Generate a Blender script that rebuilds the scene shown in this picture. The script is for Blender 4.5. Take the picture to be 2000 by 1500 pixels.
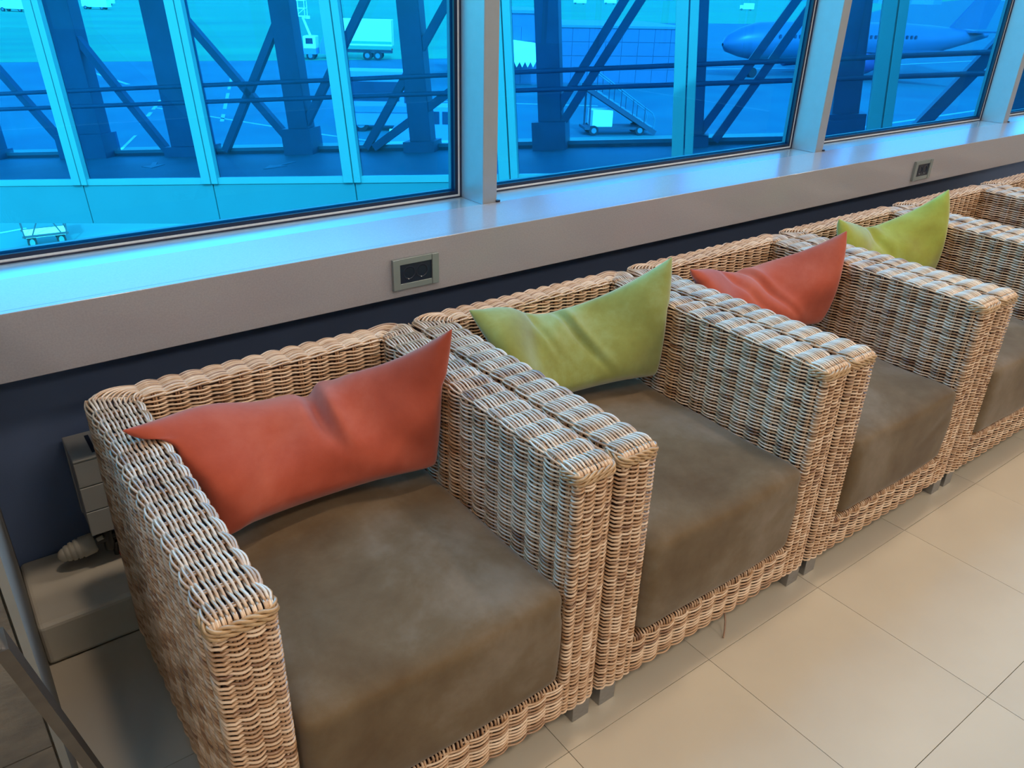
import bpy, bmesh, math, random
import numpy as np
from mathutils import Vector, Matrix

random.seed(7)
rng = np.random.default_rng(11)
S = bpy.context.scene
COL = S.collection
for o in list(bpy.data.objects):
    bpy.data.objects.remove(o, do_unlink=True)

# ------------------------------------------------------------------ camera
cam_d = bpy.data.cameras.new('camera')
cam = bpy.data.objects.new('camera', cam_d)
COL.objects.link(cam)
YAW, PITCH, ROLL = 0.65221, -0.46922, 0.02871
fw = Vector((math.sin(YAW)*math.cos(PITCH), math.cos(YAW)*math.cos(PITCH), math.sin(PITCH)))
r0 = Vector((math.cos(YAW), -math.sin(YAW), 0)); u0 = r0.cross(fw)
rt = r0*math.cos(ROLL)+u0*math.sin(ROLL); up = -r0*math.sin(ROLL)+u0*math.cos(ROLL)
mw = Matrix((rt, up, -fw)).transposed().to_4x4()
mw.translation = Vector((-0.15521, -0.84585, 1.41904))
cam.matrix_world = mw
cam_d.sensor_width = 36.0
cam_d.lens = 1540.3*36/2000
cam_d.clip_start = 0.02
cam_d.clip_end = 3000
S.camera = cam

# ------------------------------------------------------------------ sky, sun, lamps, exposure
world = bpy.data.worlds.new('sky'); S.world = world; world.use_nodes = True
nt = world.node_tree; nt.nodes.clear()
wo = nt.nodes.new('ShaderNodeOutputWorld'); bg = nt.nodes.new('ShaderNodeBackground')
sky = nt.nodes.new('ShaderNodeTexSky'); sky.sky_type = 'NISHITA'; sky.sun_disc = False
sky.sun_elevation = math.radians(40); sky.sun_rotation = math.radians(200)
sky.air_density = 1.6; sky.dust_density = 2.5
mixw = nt.nodes.new('ShaderNodeMix'); mixw.data_type = 'RGBA'; mixw.inputs[0].default_value = .55
mixw.inputs[7].default_value = (1.25, 1.42, 1.40, 1)
nt.links.new(sky.outputs[0], mixw.inputs[6]); nt.links.new(mixw.outputs[2], bg.inputs[0]); nt.links.new(bg.outputs[0], wo.inputs[0])
bg.inputs[1].default_value = 1.5
sun_d = bpy.data.lights.new('sun', 'SUN'); sun_d.energy = 5.0; sun_d.angle = math.radians(1.0)
sun_d.color = (1.0, 0.96, 0.9)
sun = bpy.data.objects.new('sun', sun_d); COL.objects.link(sun)
sun.rotation_euler = Vector((0.30, 0.75, -0.70)).to_track_quat('-Z', 'Y').to_euler()
sun.location = (0, -10, 20)

def area(name, loc, size, power, color, sy=None):
    d = bpy.data.lights.new(name, 'AREA'); d.energy = power; d.color = color
    d.shape = 'DISK' if sy is None else 'RECTANGLE'
    d.size = size
    if sy: d.size_y = sy
    o = bpy.data.objects.new(name, d); COL.objects.link(o); o.location = loc
    return o
WARM = (1.0, 0.80, 0.60)
for x in (0.42, 2.2, 3.98, 5.76):
    area('ceiling_downlight', (x, 0.22, 2.97), 0.20, 10.0, WARM)
for x in (-1.4, 0.8, 3.0, 5.2, 7.4):
    for y in (-1.6, -3.6):
        area('ceiling_fill_light', (x, y, 2.97), 0.55, 15.0, (1.0, 0.84, 0.68), 0.55)  # unseen area lamps, added as warm fill for the room

S.view_settings.view_transform = 'Standard'
S.view_settings.look = 'None'
S.view_settings.gamma = 1.0
S.view_settings.exposure = 0.33
S.view_settings.use_curve_mapping = False

# ------------------------------------------------------------------ materials
MATS = {}
def mat(name, color=(.5, .5, .5), rough=.5, metal=0.0, noise=0.0, nscale=20.0, bump=0.0, bscale=200.0,
        spec=0.5, sheen=0.0, coat=0.0, color2=None, stretch=(1, 1, 1)):
    m = bpy.data.materials.new(name); m.use_nodes = True; MATS[name] = m
    t = m.node_tree; b = t.nodes['Principled BSDF']
    b.inputs['Roughness'].default_value = rough
    b.inputs['Metallic'].default_value = metal
    b.inputs['Specular IOR Level'].default_value = spec
    b.inputs['Sheen Weight'].default_value = sheen
    b.inputs['Coat Weight'].default_value = coat
    tc = t.nodes.new('ShaderNodeTexCoord'); mp = t.nodes.new('ShaderNodeMapping')
    mp.inputs['Scale'].default_value = stretch
    t.links.new(tc.outputs['Object'], mp.inputs[0])
    nz = t.nodes.new('ShaderNodeTexNoise'); nz.inputs['Scale'].default_value = nscale; nz.inputs['Detail'].default_value = 5
    t.links.new(mp.outputs[0], nz.inputs['Vector'])
    mx = t.nodes.new('ShaderNodeMix'); mx.data_type = 'RGBA'
    c2 = color2 or tuple(c*(1-noise) for c in color)
    mx.inputs[6].default_value = (*color, 1); mx.inputs[7].default_value = (*c2, 1)
    rp = t.nodes.new('ShaderNodeMapRange'); rp.inputs[1].default_value = .35; rp.inputs[2].default_value = .68
    t.links.new(nz.outputs[0], rp.inputs[0]); t.links.new(rp.outputs[0], mx.inputs[0])
    t.links.new(mx.outputs[2], b.inputs['Base Color'])
    if bump:
        n2 = t.nodes.new('ShaderNodeTexNoise'); n2.inputs['Scale'].default_value = bscale; n2.inputs['Detail'].default_value = 3
        t.links.new(mp.outputs[0], n2.inputs['Vector'])
        bp = t.nodes.new('ShaderNodeBump'); bp.inputs['Strength'].default_value = bump; bp.inputs['Distance'].default_value = .002
        t.links.new(n2.outputs[0], bp.inputs['Height']); t.links.new(bp.outputs[0], b.inputs['Normal'])
    return m

# rattan: tone comes from the colour attribute written on each strand
def rattan(name, light, mid, dark):
    m = bpy.data.materials.new(name); m.use_nodes = True; t = m.node_tree; b = t.nodes['Principled BSDF']
    b.inputs['Roughness'].default_value = .30
    b.inputs['Specular IOR Level'].default_value = .9
    b.inputs['Coat Weight'].default_value = .35; b.inputs['Coat Roughness'].default_value = .22
    at = t.nodes.new('ShaderNodeAttribute'); at.attribute_name = 'tone'
    cr = t.nodes.new('ShaderNodeValToRGB')
    e = cr.color_ramp.elements
    e[0].position = 0.0; e[0].color = (*dark, 1)
    e[1].position = 1.0; e[1].color = (*light, 1)
    k = e.new(.35); k.color = (*mid, 1)
    tc = t.nodes.new('ShaderNodeTexCoord'); nz = t.nodes.new('ShaderNodeTexNoise')
    nz.inputs['Scale'].default_value = 13; nz.inputs['Detail'].default_value = 4
    t.links.new(tc.outputs['Object'], nz.inputs['Vector'])
    ma = t.nodes.new('ShaderNodeMath'); ma.operation = 'MULTIPLY_ADD'
    ma.inputs[1].default_value = .75; ma.inputs[2].default_value = -.34
    t.links.new(nz.outputs[0], ma.inputs[0])
    ad = t.nodes.new('ShaderNodeMath'); ad.operation = 'ADD'; ad.use_clamp = True
    t.links.new(ma.outputs[0], ad.inputs[0]); t.links.new(at.outputs['Fac'], ad.inputs[1])
    t.links.new(ad.outputs[0], cr.inputs[0]); t.links.new(cr.outputs[0], b.inputs['Base Color'])
    return m
M_RAT = rattan('rattan_strand', (.92, .69, .49), (.58, .335, .175), (.20, .080, .038))
M_RATG = rattan('rattan_border', (.60, .38, .18), (.44, .25, .11), (.22, .11, .05))  # unbleached golden tan, warm light on the front mixed into it
M_CORE = mat('gap_shade_core', (.045, .020, .016), .9)  # near-black filler, paints the shade seen through the weave gaps

def suede(name, c1, c2, c3, sheen, scale):
    m = bpy.data.materials.new(name); m.use_nodes = True; t = m.node_tree; b = t.nodes['Principled BSDF']
    b.inputs['Roughness'].default_value = .9; b.inputs['Specular IOR Level'].default_value = .15
    b.inputs['Sheen Weight'].default_value = sheen; b.inputs['Sheen Roughness'].default_value = .45
    tc = t.nodes.new('ShaderNodeTexCoord')
    n1 = t.nodes.new('ShaderNodeTexNoise'); n1.inputs['Scale'].default_value = scale; n1.inputs['Detail'].default_value = 6; n1.inputs['Roughness'].default_value = .62
    n1.inputs['Distortion'].default_value = .15
    oi = t.nodes.new('ShaderNodeObjectInfo'); va = t.nodes.new('ShaderNodeVectorMath'); va.operation = 'MULTIPLY_ADD'
    t.links.new(oi.outputs['Random'], va.inputs[0]); va.inputs[1].default_value = (7, 5, 3)
    t.links.new(tc.outputs['Object'], va.inputs[2])
    t.links.new(va.outputs[0], n1.inputs['Vector'])
    cr = t.nodes.new('ShaderNodeValToRGB'); e = cr.color_ramp.elements
    e[0].position = .30; e[0].color = (*c1, 1); e[1].position = .70; e[1].color = (*c3, 1)
    k = e.new(.5); k.color = (*c2, 1)
    t.links.new(n1.outputs[0], cr.inputs[0]); t.links.new(cr.outputs[0], b.inputs['Base Color'])
    n2 = t.nodes.new('ShaderNodeTexNoise'); n2.inputs['Scale'].default_value = 900
    t.links.new(tc.outputs['Object'], n2.inputs['Vector'])
    bp = t.nodes.new('ShaderNodeBump'); bp.inputs['Strength'].default_value = .25; bp.inputs['Distance'].default_value = .0006
    t.links.new(n2.outputs[0], bp.inputs['Height']); t.links.new(bp.outputs[0], b.inputs['Normal'])
    return m
M_SEAT = suede('brown_suede', (.105, .062, .029), (.160, .108, .060), (.235, .178, .125), .2, 4.2)
M_ORANGE = suede('orange_velour', (.36, .062, .032), (.46, .090, .050), (.54, .135, .085), .35, 5)
M_GREEN = suede('green_velour', (.21, .215, .045), (.29, .32, .085), (.39, .48, .21), .7, 5)
M_LIME = suede('lime_velour', (.28, .28, .035), (.36, .40, .065), (.44, .52, .17), .6, 5)
M_STEEL = mat('brushed_steel', (.42, .42, .43), .32, .9, noise=.25, nscale=60, stretch=(1, 1, 12))
M_STEELD = mat('dark_steel', (.14, .125, .11), .38, .8, noise=.2, nscale=30)
M_SILL = mat('sill_composite', (.375, .355, .385), .19, noise=.10, nscale=260, spec=.5, bump=.05, bscale=500)
M_LEDGE = mat('ledge_frame', (.50, .55, .57), .25, .55, noise=.04, nscale=30)
M_WALL = mat('wall_paint', (.135, .195, .36), .7, noise=.06, nscale=5, bump=.1, bscale=300)
M_PLINTH = mat('plinth_paint', (.62, .57, .48), .55, noise=.1, nscale=6)
M_POST = mat('post_lacquer', (.40, .43, .47), .36, .45, noise=.04, nscale=30, bump=.04, bscale=600)
M_GASKET = mat('rubber_gasket', (.012, .018, .05), .35)
M_ALU = mat('aluminium_spacer', (.85, .87, .88), .35, .2)
M_TILE = mat('beige_floor_tile', (.56, .49, .385), .33, color2=(.50, .435, .345), nscale=3.0, bump=.03, bscale=60)
M_GROUT = mat('grout', (.42, .36, .28), .9)
M_PLAST = mat('cream_plastic', (.50, .47, .40), .4)
M_RAD = mat('radiator_enamel', (.50, .49, .46), .35)
M_BLACK = mat('black_plastic', (.008, .014, .035), .3)
M_OUT = mat('anodised_plate', (.30, .34, .34), .35, .5)
M_STONE = mat('stone_cladding', (.20, .175, .145), .75, color2=(.13, .115, .10), nscale=14, bump=.9, bscale=70, stretch=(1, 1, 2.2))
M_TRIM = mat('edge_trim', (.24, .235, .22), .55)
M_CEIL = mat('ceiling_white', (.75, .74, .72), .8)
M_BACK = mat('back_wall_paint', (.60, .57, .53), .8)
M_GAL0 = mat('outer_frame_paint', (.10, .16, .18), .5)
M_BRASS = mat('valve_metal', (.10, .10, .10), .35, .7)
M_RED = mat('red_cap', (.6, .04, .03), .4)

def glass_mat(name, tint, refl=.9, tint2=None):
    m = bpy.data.materials.new(name); m.use_nodes = True; t = m.node_tree; t.nodes.clear()
    out = t.nodes.new('ShaderNodeOutputMaterial'); tr = t.nodes.new('ShaderNodeBsdfTransparent'); tr.inputs[0].default_value = (*tint, 1)
    gl = t.nodes.new('ShaderNodeBsdfGlossy'); gl.inputs['Roughness'].default_value = .01
    gl.inputs['Color'].default_value = (.08, .6, 1.0, 1)
    fr = t.nodes.new('ShaderNodeFresnel'); fr.inputs[0].default_value = 1.5
    mx = t.nodes.new('ShaderNodeMixShader')
    t.links.new(fr.outputs[0], mx.inputs[0]); t.links.new(tr.outputs[0], mx.inputs[1]); t.links.new(gl.outputs[0], mx.inputs[2])
    t.links.new(mx.outputs[0], out.inputs[0])
    return m
M_GLASS = glass_mat('blue_sun_film_glass', (.045, .585, .96))
M_GLASS2 = glass_mat('gallery_glass', (.50, .66, .88))

# ------------------------------------------------------------------ helpers
def link(o, parent=None):
    COL.objects.link(o)
    if parent is not None: o.parent = parent
    return o
def tag(o, label=None, cat=None, group=None, kind=None):
    if label: o['label'] = label
    if cat: o['category'] = cat
    if group: o['group'] = group
    if kind: o['kind'] = kind
    return o
def empty(name, loc=(0, 0, 0), rz=0.0):
    o = bpy.data.objects.new(name, None); link(o); o.location = loc; o.rotation_euler = (0, 0, rz)
    o.empty_display_size = .05
    return o
def copy_tree(o, parent=None):
    c = o.copy(); COL.objects.link(c)
    if parent is not None:
        c.parent = parent
    for ch in [x for x in bpy.data.objects if x.parent == o]:
        copy_tree(ch, c)
    return c
class MB:
    def __init__(s): s.v = []; s.f = []; s.sm = []
    def add(s, v, f, smooth=False):
        n = len(s.v); s.v += [tuple(x) for x in v]; s.f += [tuple(i+n for i in q) for q in f]; s.sm += [smooth]*len(f); return s
    def box(s, a, b, bev=0.0):
        (x0, y0, z0), (x1, y1, z1) = a, b
        if bev <= 0:
            return s.add([(x0,y0,z0),(x1,y0,z0),(x1,y1,z0),(x0,y1,z0),(x0,y0,z1),(x1,y0,z1),(x1,y1,z1),(x0,y1,z1)],
                         [(3,2,1,0),(4,5,6,7),(0,1,5,4),(1,2,6,5),(2,3,7,6),(3,0,4,7)])
        bm = bmesh.new(); bmesh.ops.create_cube(bm, size=1)
        for v in bm.verts:
            v.co = Vector(((x0+x1)/2+v.co.x*(x1-x0), (y0+y1)/2+v.co.y*(y1-y0), (z0+z1)/2+v.co.z*(z1-z0)))
        bmesh.ops.bevel(bm, geom=bm.edges[:], offset=bev, segments=3, profile=.5, affect='EDGES')
        s.add([v.co[:] for v in bm.verts], [[v.index for v in f.verts] for f in bm.faces], False); bm.free(); return s
    def bar(s, p, q, w, h=None, upv=(0, 0, 1)):
        h = h or w; p = Vector(p); q = Vector(q); d = (q-p).normalized(); u = Vector(upv)
        if abs(d.dot(u)) > .98: u = Vector((0, 1, 0))
        a = d.cross(u).normalized()*w/2; b = d.cross(a).normalized()*h/2
        return s.add([p-a-b, p+a-b, p+a+b, p-a+b, q-a-b, q+a-b, q+a+b, q-a+b],
                     [(3,2,1,0),(4,5,6,7),(0,1,5,4),(1,2,6,5),(2,3,7,6),(3,0,4,7)])
    def tube(s, pts, r, n=8, caps=True):
        pts = [Vector(p) for p in pts]; base = len(s.v); rr = r if isinstance(r, (list, tuple)) else [r]*len(pts)
        d0 = (pts[1]-pts[0]).normalized(); a = d0.orthogonal().normalized()
        vs = []
        for i, p in enumerate(pts):
            d = (pts[min(i+1, len(pts)-1)]-pts[max(i-1, 0)]).normalized()
            a = (a-d*a.dot(d)).normalized(); b = d.cross(a)
            for k in range(n):
                t = 2*math.pi*k/n; vs.append(p+(a*math.cos(t)+b*math.sin(t))*rr[i])
        fs = [(i*n+k, i*n+(k+1) % n, (i+1)*n+(k+1) % n, (i+1)*n+k) for i in range(len(pts)-1) for k in range(n)]
        s.add(vs, fs, True)
        if caps:
            s.add(vs[:n][::-1], [tuple(range(n))]); s.add(vs[-n:], [tuple(range(n))])
        return s
    def build(s, name, m, parent=None, loc=None):
        me = bpy.data.meshes.new(name); me.from_pydata([tuple(v) for v in s.v], [], s.f); me.materials.append(m)
        me.polygons.foreach_set('use_smooth', s.sm); me.update()
        o = bpy.data.objects.new(name, me); link(o, parent)
        if loc: o.location = loc
        return o
def struct(o, name=None):
    o['kind'] = 'structure'; return o
def box_obj(name, a, b, m, parent=None, bev=0.0):
    return MB().box(a, b, bev).build(name, m, parent)

def tubes_mesh(name, groups, m, parent, sides=6):
    """groups: list of (centre[N,K,3], nrm[N,K,3], radius, tone[N,K])"""
    V = []; Fc = []; T = []; off = 0
    ang = np.arange(sides)*2*np.pi/sides
    for c, nr, rad, tone in groups:
        Nn, K, _ = c.shape
        t = np.gradient(c, axis=1); t /= np.linalg.norm(t, axis=2, keepdims=True)+1e-12
        b = np.cross(t, nr); b /= np.linalg.norm(b, axis=2, keepdims=True)+1e-12
        n2 = np.cross(b, t)
        rad = np.broadcast_to(np.asarray(rad, float), (Nn, K))[..., None, None] if np.ndim(rad) else rad
        ring = c[:, :, None, :]+rad*(n2[:, :, None, :]*np.cos(ang)[None, None, :, None]+b[:, :, None, :]*np.sin(ang)[None, None, :, None])
        V.append(ring.reshape(-1, 3)); T.append(np.repeat(tone.reshape(-1), sides))
        idx = off+np.arange(Nn*K*sides).reshape(Nn, K, sides)
        a = idx[:, :-1, :]; d = idx[:, 1:, :]
        q = np.stack([a, np.roll(a, -1, 2), np.roll(d, -1, 2), d], -1).reshape(-1, 4)
        Fc.append(q); off += Nn*K*sides
    V = np.concatenate(V); Fc = np.concatenate(Fc); T = np.concatenate(T)
    me = bpy.data.meshes.new(name)
    me.vertices.add(len(V)); me.vertices.foreach_set('co', V.astype(np.float32).ravel())
    me.loops.add(Fc.size); me.loops.foreach_set('vertex_index', Fc.astype(np.int32).ravel())
    me.polygons.add(len(Fc)); me.polygons.foreach_set('loop_start', np.arange(0, Fc.size, 4, dtype=np.int32))
    me.polygons.foreach_set('use_smooth', np.ones(len(Fc), bool))
    me.update(calc_edges=True)
    at = me.attributes.new('tone', 'FLOAT', 'POINT'); at.data.foreach_set('value', T.astype(np.float32))
    me.materials.append(m)
    o = bpy.data.objects.new(name, me); link(o, parent)
    return o

# ================================================================== SETTING
XL, XR = -4.2, 9.2
JX0, JY0, TP, TQ = 0.634, -0.043, 0.436, 0.444
floor = struct(box_obj('floor', (XL, -6.2, -.12), (XR, 1.3, -.006), M_GROUT))
tile_me = None
for i in range(-5, 13):
    for j in range(-2, 6):
        y1 = JY0-(j-1)*TQ if j >= 0 else None
        y0 = JY0-j*TQ; yt = y0+TQ
        if yt > .83: yt = .822
        if y0 >= .822: continue
        x0 = JX0+i*TP
        key = 'cut' if yt-y0 < TQ-.001 else 'full'
        if key == 'full' and tile_me:
            o = bpy.data.objects.new('floor_tile', tile_me); link(o, floor); o.location = (x0, y0, random.uniform(-.0003, .0003))
        else:
            o = box_obj('floor_tile', (.0006, .0006, -.006), (TP-.0006, yt-y0-.0006, 0), M_TILE, floor, .0004); o.location = (x0, y0, 0)
            if key == 'full': tile_me = o.data
struct(box_obj('ceiling', (XL, -6.2, 3.0), (XR, 1.25, 3.15), M_CEIL))
struct(box_obj('wall_back', (XL, -6.35, 0), (XR, -6.2, 3.0), M_BACK))
struct(box_obj('wall_right', (XR, -6.2, 0), (XR+.15, 1.3, 3.0), M_BACK))
struct(box_obj('wall_far_left', (XL-.15, -6.2, 0), (XL, 1.3, 3.0), M_BACK))
struct(box_obj('wall_window', (XL, 1.096, -.006), (XR, 1.26, .82), M_WALL))
struct(box_obj('baseboard_window', (-.19, .824, -.005), (XR, 1.096, .111), M_PLINTH, None, .012))
# window board with its apron
GZ = .8244
struct(MB().box((XL, .8735, .6818), (XR, .893, GZ), .0015).box((XL, .889, GZ-.022), (XR, 1.099, GZ), .0015).build('trim_1', M_SILL))
struct(MB().box((XL, 1.0995, GZ-.02), (XR, 1.218, GZ-.003)).build('trim_2', M_LEDGE))
# stone-clad stub wall on the left
stub = struct(box_obj('wall_left', (-1.5, .195, -.005), (-.2005, 1.096, .95), M_GROUT))
zs = [0.0, .399, .95]
for a, b in zip(zs[:-1], zs[1:]):
    for k in range(3):
        box_obj('stone_tile', (-.2025-.42*(k+1)+.001, .182, a+.001), (-.2025-.42*k-.001, .195, b-.001), M_STONE, stub, .0012)
box_obj('edge_trim', (-.2005, .18, 0), (-.19, 1.096, .95), M_TRIM, stub)
box_obj('wall_cap', (-1.5, .18, .95), (-.19, 1.096, .965), M_TRIM, stub)

# posts and glazed windows
GY = 1.222
P0X, PP, PW = 1.200, 1.690, .052
LEAN = 0.0
posts = []
for k in range(-2, 5):
    x = P0X+k*PP
    o = struct(MB().box((x, 1.100, GZ-.003), (x+PW, 1.25, 3.0), .002).build('trim_%d' % (k+5), M_POST))
    if 0 <= k <= 2:
        MB().box((x+PW-.004, 1.094, GZ), (x+PW+.010, 1.108, GZ+.006), .002).build('sealant_bead', M_GASKET, o)
def ring(x0, x1, z0, z1, w, y0, y1, name, m, parent):
    b = MB()
    b.box((x0, y0, z0), (x1, y1, z0+w)); b.box((x0, y0, z1-w), (x1, y1, z1))
    b.box((x0, y0, z0+w), (x0+w, y1, z1-w)); b.box((x1-w, y0, z0+w), (x1, y1, z1-w))
    return b.build(name, m, parent)
for n, k in enumerate(range(-3, 4)):
    x0 = P0X+k*PP+PW; x1 = P0X+(k+1)*PP
    z0, z1 = GZ-.003, 2.98
    w = empty('window_%d' % (n+1)); struct(w)
    ring(x0, x1, z0, z1, .0035, GY-.006, GY+.02, 'inner_gasket', M_GASKET, w)
    ring(x0+.0035, x1-.0035, z0+.0035, z1-.0035, .0055, GY-.001, GY+.022, 'glazing_spacer', M_ALU, w)
    ring(x0+.009, x1-.009, z0+.009, z1-.009, .0105, GY, GY+.024, 'outer_gasket', M_GASKET, w)
    ring(x0+.0195, x1-.0195, z0+.0195, z1-.0195, .005, GY+.016, GY+.03, 'outer_bead', M_GAL0, w)
    g = MB().box((x0+.018, GY+.008, z0+.018), (x1-.018, GY+.014, z1-.018)).build('glass_pane', M_GLASS, w)
    # single transparent sheet: front face only, the thin edges are hidden in the gasket
    me = g.data; bm = bmesh.new(); bm.from_mesh(me)
    bmesh.ops.delete(bm, geom=[f for f in bm.faces if f.normal.y > -.9], context='FACES'); bm.to_mesh(me); bm.free()

# ================================================================== ARMCHAIR
P, W, T_, D, H, HB = .7519, .745, .103, .804, .660, .0515
TB = .086
SEATZ = .36
INS = .0088                   # weave centre plane inside the nominal faces
AMP, TW, RS, PITCH_R = .0062, .0010, .00245, .0091
SC = 7                        # samples per cell
ynb = 16
ys = np.linspace(.010, D-TB, ynb)            # cell boundaries along an arm
xs = np.linspace(T_, W-T_, 13)               # along the back
def tones(n, K, base=.54, spread=.32):
    t = base+spread*(rng.random((n, 1))-.5)*2
    t = t+.10*np.sin(np.linspace(0, 9, K)[None, :]+rng.random((n, 1))*6)
    dark = rng.random((n, 1)) < .07
    return np.clip(np.where(dark, t*.45, t), .02, 1)
def sample_cells(bounds):
    out = []
    ph = []
    for i in range(len(bounds)-1):
        a, b = bounds[i], bounds[i+1]
        for k in range(SC):
            out.append(a+(b-a)*k/SC); ph.append(i+k/SC)
    out.append(bounds[-1]); ph.append(len(bounds)-1)
    return np.array(out), np.array(ph)
def row_group(P_, Nn_, Cn_, ph, amp_w=None, pitch_dir=None, seed=0):
    """P_ [R,K,3] row centres, normals, cross dirs; gives two twisted strands per row"""
    R_, K, _ = P_.shape
    w = np.ones(K) if amp_w is None else amp_w
    ga = []
    jit = (rng.random((R_, 1))-.5)*.0016
    wav = .0006*np.sin(ph[None, :]*1.7+rng.random((R_, 1))*6.28)
    amp = AMP*(1+.16*np.sin(ph[None, :]*.9+rng.random((R_, 1))*1.5)+.10*(rng.random((R_, 1))-.5))
    for k in (0, 1):
        d = amp*np.sin(np.pi*(ph+k))[None, :]*w[None, :]
        h = TW*np.cos(np.pi*(ph+k))[None, :]+jit+wav
        c = P_+Nn_*d[..., None]+Cn_*h[..., None]
        ga.append((c, Nn_, RS*(1+.1*(rng.random((R_, 1))-.5))*np.ones((1, K)), tones(R_, K)))
    return ga
# ---- plan contour of the left arm (centre plane), from outer back corner round the front to the inner back corner
def arm_contour(s_arr):
    e = INS; rc = .010
    y_back = D-e; xo, xi = e, T_-e; yf = e
    L1 = y_back-(yf+rc); La = math.pi/2*rc; L2 = (xi-rc)-(xo+rc); L3 = (D-TB+e)-(yf+rc)
    pts = np.zeros((len(s_arr), 3)); nr = np.zeros((len(s_arr), 3))
    for i, s in enumerate(s_arr):
        if s < L1: pts[i, :2] = (xo, y_back-s); nr[i, :2] = (-1, 0)
        elif s < L1+La:
            t = (s-L1)/rc; pts[i, :2] = (xo+rc-rc*math.cos(t), yf+rc-rc*math.sin(t)); nr[i, :2] = (-math.cos(t), -math.sin(t))
        elif s < L1+La+L2: pts[i, :2] = (xo+rc+(s-L1-La), yf); nr[i, :2] = (0, -1)
        elif s < L1+2*La+L2:
            t = (s-L1-La-L2)/rc; pts[i, :2] = (xi-rc+rc*math.sin(t), yf+rc-rc*math.cos(t)); nr[i, :2] = (math.sin(t), -math.cos(t))
        else: pts[i, :2] = (xi, yf+rc+(s-L1-2*La-L2)); nr[i, :2] = (1, 0)
    return pts, nr, (L1, La, L2, L3)
_, _, (L1, La, L2, L3) = arm_contour(np.array([0.]))
yback = D-INS
# boundaries in contour length
b_out = [0.0]+[yback-y for y in ys[::-1][:-1] if yback-y < L1-.012]
sf0 = L1+La+.006; sf1 = L1+La+L2-.006
b_front = [sf0, (sf0+sf1)/2, sf1]
s_in0 = L1+2*La+L2
b_in = [s_in0+(y-(INS+.010)) for y in ys[1:]]+[s_in0+L3]
b_in = [b for b in b_in if b <= s_in0+L3+1e-6]
rows_side = np.arange(HB+.004, H-.018, PITCH_R)

def build_arm(parent, name='armrest'):
    core = MB()
    ci = INS+.0036
    core.box((ci, ci, HB+.002), (T_-ci, D-ci, H-ci-.001), .006)
    arm = core.build(name, M_CORE, parent)
    G = []
    # outer and front rows (full height)
    bo = b_out+b_front+[s_in0+.004]
    s, ph = sample_cells(np.array(bo))
    p, n, _ = arm_contour(s)
    R_ = len(rows_side)
    Pp = np.repeat(p[None], R_, 0).copy(); Pp[:, :, 2] = rows_side[:, None]
    Nn = np.repeat(n[None], R_, 0); Cc = np.zeros_like(Nn); Cc[:, :, 2] = 1
    G += row_group(Pp, Nn, Cc, ph)
    # inner rows, only above the seat
    s, ph = sample_cells(np.array([s_in0+.004]+b_in)); p, n, _ = arm_contour(s)
    rz = rows_side[rows_side > SEATZ-.02]; R_ = len(rz)
    Pp = np.repeat(p[None], R_, 0).copy(); Pp[:, :, 2] = rz[:, None]
    Nn = np.repeat(n[None], R_, 0); Cc = np.zeros_like(Nn); Cc[:, :, 2] = 1
    G += row_group(Pp, Nn, Cc, ph)
    # inner rows near the front, under the seat side
    rz = rows_side[rows_side <= SEATZ-.02]; R_ = len(rz)
    s2, ph2 = sample_cells(np.array([s_in0+.004, s_in0+.05])); p, n, _ = arm_contour(s2)
    Pp = np.repeat(p[None], R_, 0).copy(); Pp[:, :, 2] = rz[:, None]
    Nn = np.repeat(n[None], R_, 0); Cc = np.zeros_like(Nn); Cc[:, :, 2] = 1
    G += row_group(Pp, Nn, Cc, ph2)
    # top rows
    G += top_rows('arm')
    # stakes: pairs over the arm, toned dark to deepen shade in the weave gaps
    rse = .009
    for yc in (ys[:-1]+ys[1:])/2:
        for dy in (-.0026, .0026):
            y = yc+dy
            pts = [(INS, y, HB), (INS, y, H-INS-rse)]+[(INS+rse-rse*math.cos(t), y, H-INS-rse+rse*math.sin(t)) for t in (.5, 1.05)]
            pts += [(INS+rse, y, H-INS), (T_-INS-rse, y, H-INS)]+[(T_-INS-rse+rse*math.sin(t), y, H-INS-rse+rse*math.cos(t)) for t in (.5, 1.05)]
            pts += [(T_-INS, y, H-INS-rse), (T_-INS, y, SEATZ-.03)]
            c = np.array(pts)[None]; nn = np.zeros_like(c); nn[:, :, 1] = 1
            G.append((c, nn, .0023, tones(1, c.shape[1], .22, .2)))
    for sc in [(b_front[0]+b_front[1])/2, (b_front[1]+b_front[2])/2]:
        for dx in (-.0026, .0026):
            p, n, _ = arm_contour(np.array([sc+dx]))
            c = np.array([[(p[0, 0], p[0, 1], HB), (p[0, 0], p[0, 1], H-.03), (p[0, 0], p[0, 1]+.001, H-.012)]]); nn = np.zeros_like(c); nn[:, :, 0] = 1
            G.append((c, nn, .0023, tones(1, 3, .22, .2)))
    wv = tubes_mesh('woven_strands', G, M_RAT, arm); tag(wv, kind='stuff')
    # plaited border round the front edge
    s = np.linspace(L1-.030, s_in0+.030, 60); p, n, _ = arm_contour(s)
    gb = []
    for lev, zc in enumerate((H-.019, H-.0285)):
        for k in range(3):
            a = 2*np.pi*(s-s[0])/.052+k*2.094+lev
            c = p+n*(.0040+.0032*np.sin(a))[:, None]; c[:, 2] = zc+.0040*np.cos(a)
            gb.append((c[None], n[None], .0030, tones(1, 60, .6, .2)))
    tubes_mesh('plaited_border', gb, M_RATG, arm)
    return arm

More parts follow.
